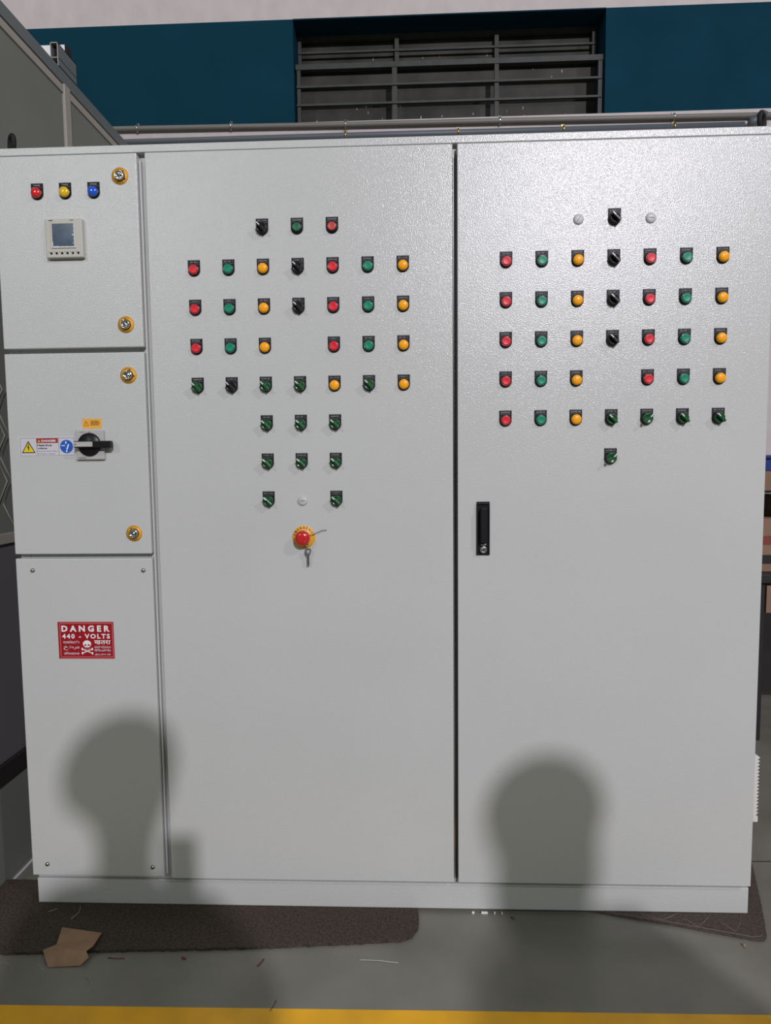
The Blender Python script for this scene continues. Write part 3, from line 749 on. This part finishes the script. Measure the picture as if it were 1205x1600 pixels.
curve_bit('thread', 'pale thread on the floor below the cardboard piece', 'thread', [(0.267, -0.232), (0.288, -0.248), (0.306, -0.272)], 0.0006, M['thread'], FZ)
curve_bit('cable_tie', 'white cut cable tie lying on the floor in front of the mat end', 'cable tie', [(0.936, -0.163), (0.94, -0.161), (0.985, -0.163), (1.035, -0.169)], 0.0012, M['thread'], FZ)
curve_bit('wire_offcut', 'reddish brown wire offcut on the floor beneath the middle door', 'wire offcut', [(0.682, -0.188), (0.687, -0.178), (0.693, -0.165)], 0.0015, M['redbit'], FZ)
curve_bit('wire_offcut', 'reddish wire offcut along the mat edge right of the cardboard', 'wire offcut', [(0.292, -0.170), (0.315, -0.172), (0.336, -0.171)], 0.0012, M['redbit'], FZ)
curve_bit('wire_offcut', 'short dark brown offcut on floor just below the coir mat edge', 'wire offcut', [(0.483, -0.166), (0.493, -0.170)], 0.0025, M['redbit'], FZ)
curve_bit('wire_offcut', 'bent brown offcut on the floor near the yellow line', 'wire offcut', [(0.742, -0.318), (0.747, -0.302), (0.750, -0.288)], 0.0009, M['redbit'], FZ)
curve_bit('wire_offcut', 'tiny dark offcut at the plinth right of the middle door gap', 'wire offcut', [(1.342, 0.0), (1.35, -0.008)], 0.0016, M['redbit'], FZ)
b = MB(); b.lathe([(0, -0.004), (0.003, -0.003), (0.004, 0), (0.003, 0.003), (0, 0.004)], M['kraft'], n=10); tag(b.build('crumb', None, (1.925, -0.092, FZ + 0.004)), 'small tan crumb at the front edge of the right mat', 'debris')
for x, l_, q_ in ((1.236, .007, 'leftmost of the row'), (1.262, .018, 'widest of the row'), (1.297, .004, 'third from the left'), (1.318, .003, 'rightmost of the row')):
    b = MB(); b.box(0, l_, 0, 0.006, 0, 0.0045, M['white'], 0.0008); tag(b.build('packing_shim', None, (x, 0.012, FZ)), 'tiny white packing fleck under the plinth front, ' + q_, 'debris', 'white flecks under the plinth')

# ------------------------------------------------------------------ bench and goods beyond the right side
bn = thing('workbench', 'dark workbench behind the right side of the cabinet', 'workbench', (3.2, 1.5, FZ))
b = MB(); b.box(-0.66, 0.7, -0.38, 0.35, 0.715, 0.752, M['darkpaint'], 0.002); b.build('bench_top', bn)
for x in (-0.60, 0.64):
    for y in (-0.33, 0.30):
        b = MB(); b.box(x - .025, x + .025, y - .025, y + .025, 0.0, 0.715, M['darkpaint']); b.build('leg', bn)
b = MB(); b.box(-0.62, 0.66, 0.10, 0.13, 0.06, 0.71, M['darkpaint']); b.build('back_board', bn)
b = MB(); b.box(-0.57, -0.545, -0.36, -0.33, 0.58, 0.70, M['carton']); b.build('drawer_runner', bn)['label'] = 'brown wooden runner'
TZ = FZ + 0.752
b = MB(); b.box(-0.22, 0.22, -0.14, 0.14, 0.0, 0.236, M['carton'], 0.002)
b.box(-0.02, 0.10, -0.1406, -0.14, 0.02, 0.05, M['darkpaint']); b.box(-0.215, -0.145, -0.1406, -0.14, 0.035, 0.075, M['darkpaint']); b.box(-0.2, -0.13, -0.1406, -0.14, 0.12, 0.16, M['redbit'])
tag(b.build('cardboard_box', None, (2.83, 1.34, TZ)), 'brown printed cardboard box standing on the workbench front edge', 'cardboard box')
b = MB()
prof = [(0, 0.002), (0.10, 0.002), (0.14, 0.05), (0.152, 0.105), (0.158, 0.107), (0.158, 0.112), (0.149, 0.112), (0.136, 0.05), (0.098, 0.008), (0, 0.008)]
b.lathe([(r_, z) for r_, z in prof], M['darkpaint']); b.v = [(x, -z, y) for x, y, z in b.v]
b.tube([(0.156 * math.cos(a), 0.156 * math.sin(a), 0.110) for a in [2 * PI * q / 36 for q in range(36)]], 0.003, M['thread'], 6, closed=True)
tag(b.build('bowl', None, (2.80, 1.34, TZ + 0.236)), 'dark bowl with a pale rim sitting on the printed cardboard box', 'bowl')
b = MB(); b.box(-0.25, 0.25, -0.12, 0.12, 0.0, 0.44, M['carton'], 0.002); tag(b.build('cardboard_box', None, (2.93, 1.66, TZ)), 'tall plain cardboard box behind the bowl at the back of the bench', 'cardboard box')
b = MB(); b.box(-0.2, 0.2, -0.1, 0.1, 0.0, 0.07, M['bluepl'], 0.004); b.box(-0.215, 0.215, -0.115, 0.115, 0.062, 0.080, M['bluepl'], 0.004); tag(b.build('plastic_tray', None, (2.92, 1.66, TZ + 0.44)), 'blue plastic tray on top of the tall cardboard box', 'tray')

# ------------------------------------------------------------------ the two people behind the camera whose shadows fall on the cabinet
def skin(name, nodes, edges, m, parent=None, sub=2, root='pelvis'):
    names = list(nodes); me = bpy.data.meshes.new(name)
    me.from_pydata([nodes[n][0] for n in names], [(names.index(a), names.index(b_)) for a, b_ in edges], [])
    o = bpy.data.objects.new(name, me); COL.objects.link(o)
    md = o.modifiers.new('skin', 'SKIN'); md.use_smooth_shade = True
    sv = me.skin_vertices[0].data
    for i, n in enumerate(names):
        rr_ = nodes[n][1]; sv[i].radius = rr_ if isinstance(rr_, tuple) else (rr_, rr_); sv[i].use_root = (n == root)
    s2 = o.modifiers.new('sub', 'SUBSURF'); s2.levels = sub; s2.render_levels = sub
    dg = bpy.context.evaluated_depsgraph_get()
    nm = bpy.data.meshes.new_from_object(o.evaluated_get(dg)); o.modifiers.clear(); o.data = nm; bpy.data.meshes.remove(me)
    nm.materials.clear(); nm.materials.append(m)
    nm.polygons.foreach_set('use_smooth', [True] * len(nm.polygons))
    if parent: o.parent = parent
    return o

def person(loc, label, shirt, arms, hs=1.0, head=1.0, yaw=0.0, long_hair=False):
    t = thing('person', label, 'person', loc)
    N = {}; E_ = []
    def ch(*names):
        for a, b_ in zip(names, names[1:]): E_.append((a, b_))
    N['pelvis'] = ((0, 0, 0.93), (0.135, 0.10)); N['waist'] = ((0, 0, 1.08), (0.150, 0.115)); N['chest'] = ((0, 0.0, 1.22), (0.168, 0.115))
    N['neck0'] = ((0, -0.01, 1.38), (0.075, 0.07)); N['neck1'] = ((0, 0.005, 1.48), 0.060)
    N['jaw'] = ((0, 0.03, 1.555), (0.060 * head, 0.066 * head)); N['face'] = ((0, 0.025, 1.62), (0.072 * head, 0.088 * head)); N['brow'] = ((0, 0.012, 1.68), (0.074 * head, 0.090 * head)); N['crown'] = ((0, 0.0, 1.735), (0.052 * head, 0.062 * head))
    ch('pelvis', 'waist', 'chest', 'neck0', 'neck1', 'jaw', 'face', 'brow', 'crown')
    N['nose'] = ((0, 0.128 * head, 1.615), 0.010); E_.append(('face', 'nose'))
    for s_, sg in (('L', -1), ('R', 1)):
        N['ear' + s_] = ((sg * 0.083 * head, 0.01, 1.625), 0.012); E_.append(('face', 'ear' + s_))
        N['hip' + s_] = ((sg * 0.10, 0, 0.86), 0.098); N['knee' + s_] = ((sg * 0.115, 0.015, 0.48), 0.060); N['calf' + s_] = ((sg * 0.12, -0.01, 0.34), 0.056); N['ank' + s_] = ((sg * 0.125, -0.02, 0.09), 0.038); N['toe' + s_] = ((sg * 0.14, 0.13, 0.04), (0.042, 0.028))
        ch('pelvis', 'hip' + s_, 'knee' + s_, 'calf' + s_, 'ank' + s_, 'toe' + s_)
        sh_, el, wr, pm, fd = arms[s_]
        N['sh' + s_] = (sh_, 0.062); N['el' + s_] = (el, 0.042); N['wr' + s_] = (wr, 0.027); N['pm' + s_] = (pm, (0.036, 0.018))
        ch('chest', 'sh' + s_, 'el' + s_, 'wr' + s_, 'pm' + s_)
        fd = Vector(fd); pv = Vector(pm); side = Vector(arms['side' + s_])
        for q, (ln, off) in enumerate(((0.070, -0.027), (0.080, -0.009), (0.075, 0.009), (0.058, 0.026))):
            a = pv + side * off + fd * 0.02; m1 = a + fd * ln * 0.55; m2 = m1 + (fd * 0.7 + Vector(arms['curl' + s_]) * 0.7) * ln * 0.5
            N['f%d%s' % (q, s_)] = (tuple(m1), 0.0095); N['g%d%s' % (q, s_)] = (tuple(m2), 0.008)
            E_.append(('pm' + s_, 'f%d%s' % (q, s_))); E_.append(('f%d%s' % (q, s_), 'g%d%s' % (q, s_)))
        th = pv - side * 0.045 - fd * 0.005; N['t1' + s_] = (tuple(th), 0.011); N['t2' + s_] = (tuple(th + fd * 0.03 + Vector(arms['curl' + s_]) * .015), 0.009)
        E_.append(('pm' + s_, 't1' + s_)); E_.append(('t1' + s_, 't2' + s_))
    N = {k_: ((v[0][0], v[0][1], v[0][2] * hs), v[1]) for k_, v in N.items()}
    skin('body', N, E_, M['skin'], t)
    def sub_(names, grow, edges_, mm, nm, extra={}):
        D = {}
        for n in names:
            p_, r_ = N[n]; r_ = r_ if isinstance(r_, tuple) else (r_, r_); D[n] = (p_, (r_[0] + grow, r_[1] + grow))
        D.update(extra)
        ed = [e for e in E_ if e[0] in D and e[1] in D] + edges_
        return skin(nm, D, ed, mm, t, root=names[0])
    hem = {'hem': ((0, 0, 0.84 * hs), (0.185, 0.145))}
    sub_(['chest', 'waist', 'pelvis', 'neck0', 'shL', 'elL', 'shR', 'elR'], 0.022, [('pelvis', 'hem')], shirt, 'shirt', hem)
    sub_(['pelvis', 'waist', 'hipL', 'kneeL', 'calfL', 'ankL', 'hipR', 'kneeR', 'calfR', 'ankR'], 0.017, [], M['trouser'], 'trousers')
    for s_ in 'LR':
        p_ = N['ank' + s_][0]; q_ = N['toe' + s_][0]
        skin('shoe', {'a': ((p_[0], p_[1] - .02, 0.055), (0.045, 0.050)), 'b': ((q_[0], q_[1] - .05, 0.045), (0.050, 0.042)), 'c': ((q_[0] + .003, q_[1] + .03, 0.038), (0.042, 0.034))}, [('a', 'b'), ('b', 'c')], M['shoe'], t, root='a')
    # hair cap
    hz = hs
    b = MB(); nn = 20; vs = []; fs = []
    for i in range(11):
        ph = PI / 2 - i * (PI * 0.62) / 10
        for k_ in range(nn):
            a = 2 * PI * k_ / nn
            front = max(0, math.sin(a)); rz = ph if ph > 0.35 or front < 0.35 else 0.35
            vs.append((0.098 * head * math.cos(rz) * math.cos(a), -0.008 + 0.116 * head * math.cos(rz) * math.sin(a), 1.685 * hz + 0.098 * math.sin(rz)))
    for i in range(10):
        for k_ in range(nn): fs.append([i * nn + k_, i * nn + (k_ + 1) % nn, (i + 1) * nn + (k_ + 1) % nn, (i + 1) * nn + k_])
    b.add(vs, fs, M['hair'], True); b.build('hair', t)
    if long_hair:
        skin('hair', {'a': ((0, -0.035, 1.70 * hs), (0.10, 0.07)), 'b': ((0, -0.045, 1.60 * hs), (0.118, 0.075)), 'c': ((0, -0.05, 1.50 * hs), (0.112, 0.065)), 'd': ((0, -0.06, 1.40 * hs), (0.098, 0.05))}, [('a', 'b'), ('b', 'c'), ('c', 'd')], M['hair'], t, root='a')
    for sg in (-1, 1):
        b = MB(); b.lathe([(0, -0.010), (0.007, -0.008), (0.010, 0), (0.007, 0.008), (0, 0.010)], M['white'], n=12); b.lathe([(0, 0.0108), (0.0045, 0.0098), (0.0046, 0.006)], M['inkblack'], n=10)
        b.build('eye', t, (sg * 0.030, 0.092 * head + 0.008, 1.645 * hs))
    b = MB(); b.tube([(-0.024, 0.091 * head + .006, 1.572 * hs), (-0.01, 0.10 * head + .006, 1.570 * hs), (0.01, 0.10 * head + .006, 1.570 * hs), (0.024, 0.091 * head + .006, 1.572 * hs)], [0.003, 0.006, 0.006, 0.003], M['redring'], 6); b.build('mouth', t)
    t.rotation_euler = (0, 0, yaw)
    return t
# photographer, phone held up at chest height
pa = {'L': ((-0.185, -0.01, 1.33), (-0.235, 0.10, 1.11), (-0.150, 0.315, 1.060), (-0.115, 0.350, 1.075), (0.45, 0.30, 0.55)), 'R': ((0.185, -0.01, 1.33), (0.225, 0.10, 1.11), (0.06, 0.315, 1.050), (0.025, 0.350, 1.065), (-0.45, 0.30, 0.55)),
      'sideL': (-0.3, 0.1, -0.95), 'sideR': (0.3, 0.1, -0.95), 'curlL': (0.8, 0.1, 0.1), 'curlR': (-0.8, 0.1, 0.1)}
person((1.125, -2.12, FZ), 'standing person in blue shirt holding up a phone, behind the viewpoint at centre', M['shirt'], pa, 1.000, 1.20)
b = MB(); b.box(-0.0375, 0.0375, -0.004, 0.004, 0.0, 0.16, M['glass'], 0.003); sp = tag(b.build('smartphone', None, (1.084, -1.694, 1.103)), 'black smartphone held upright in both hands of the photographer', 'phone')
pb_ = {'L': ((-0.185, -0.01, 1.33), (-0.27, -0.02, 1.12), (-0.27, 0.06, 0.88), (-0.268, 0.085, 0.81), (0, 0.15, -1)), 'R': ((0.185, -0.01, 1.33), (0.27, -0.02, 1.12), (0.27, 0.06, 0.88), (0.268, 0.085, 0.81), (0, 0.15, -1)),
       'sideL': (0, -1, -.15), 'sideR': (0, -1, -.15), 'curlL': (0.5, 0.3, 0), 'curlR': (-0.5, 0.3, 0)}
person((2.048, -2.22, FZ), 'standing person with long black hair and grey shirt, arms hanging, behind the viewpoint at right', M['shirt2'], pb_, 0.985, 1.22, 0.5, True)
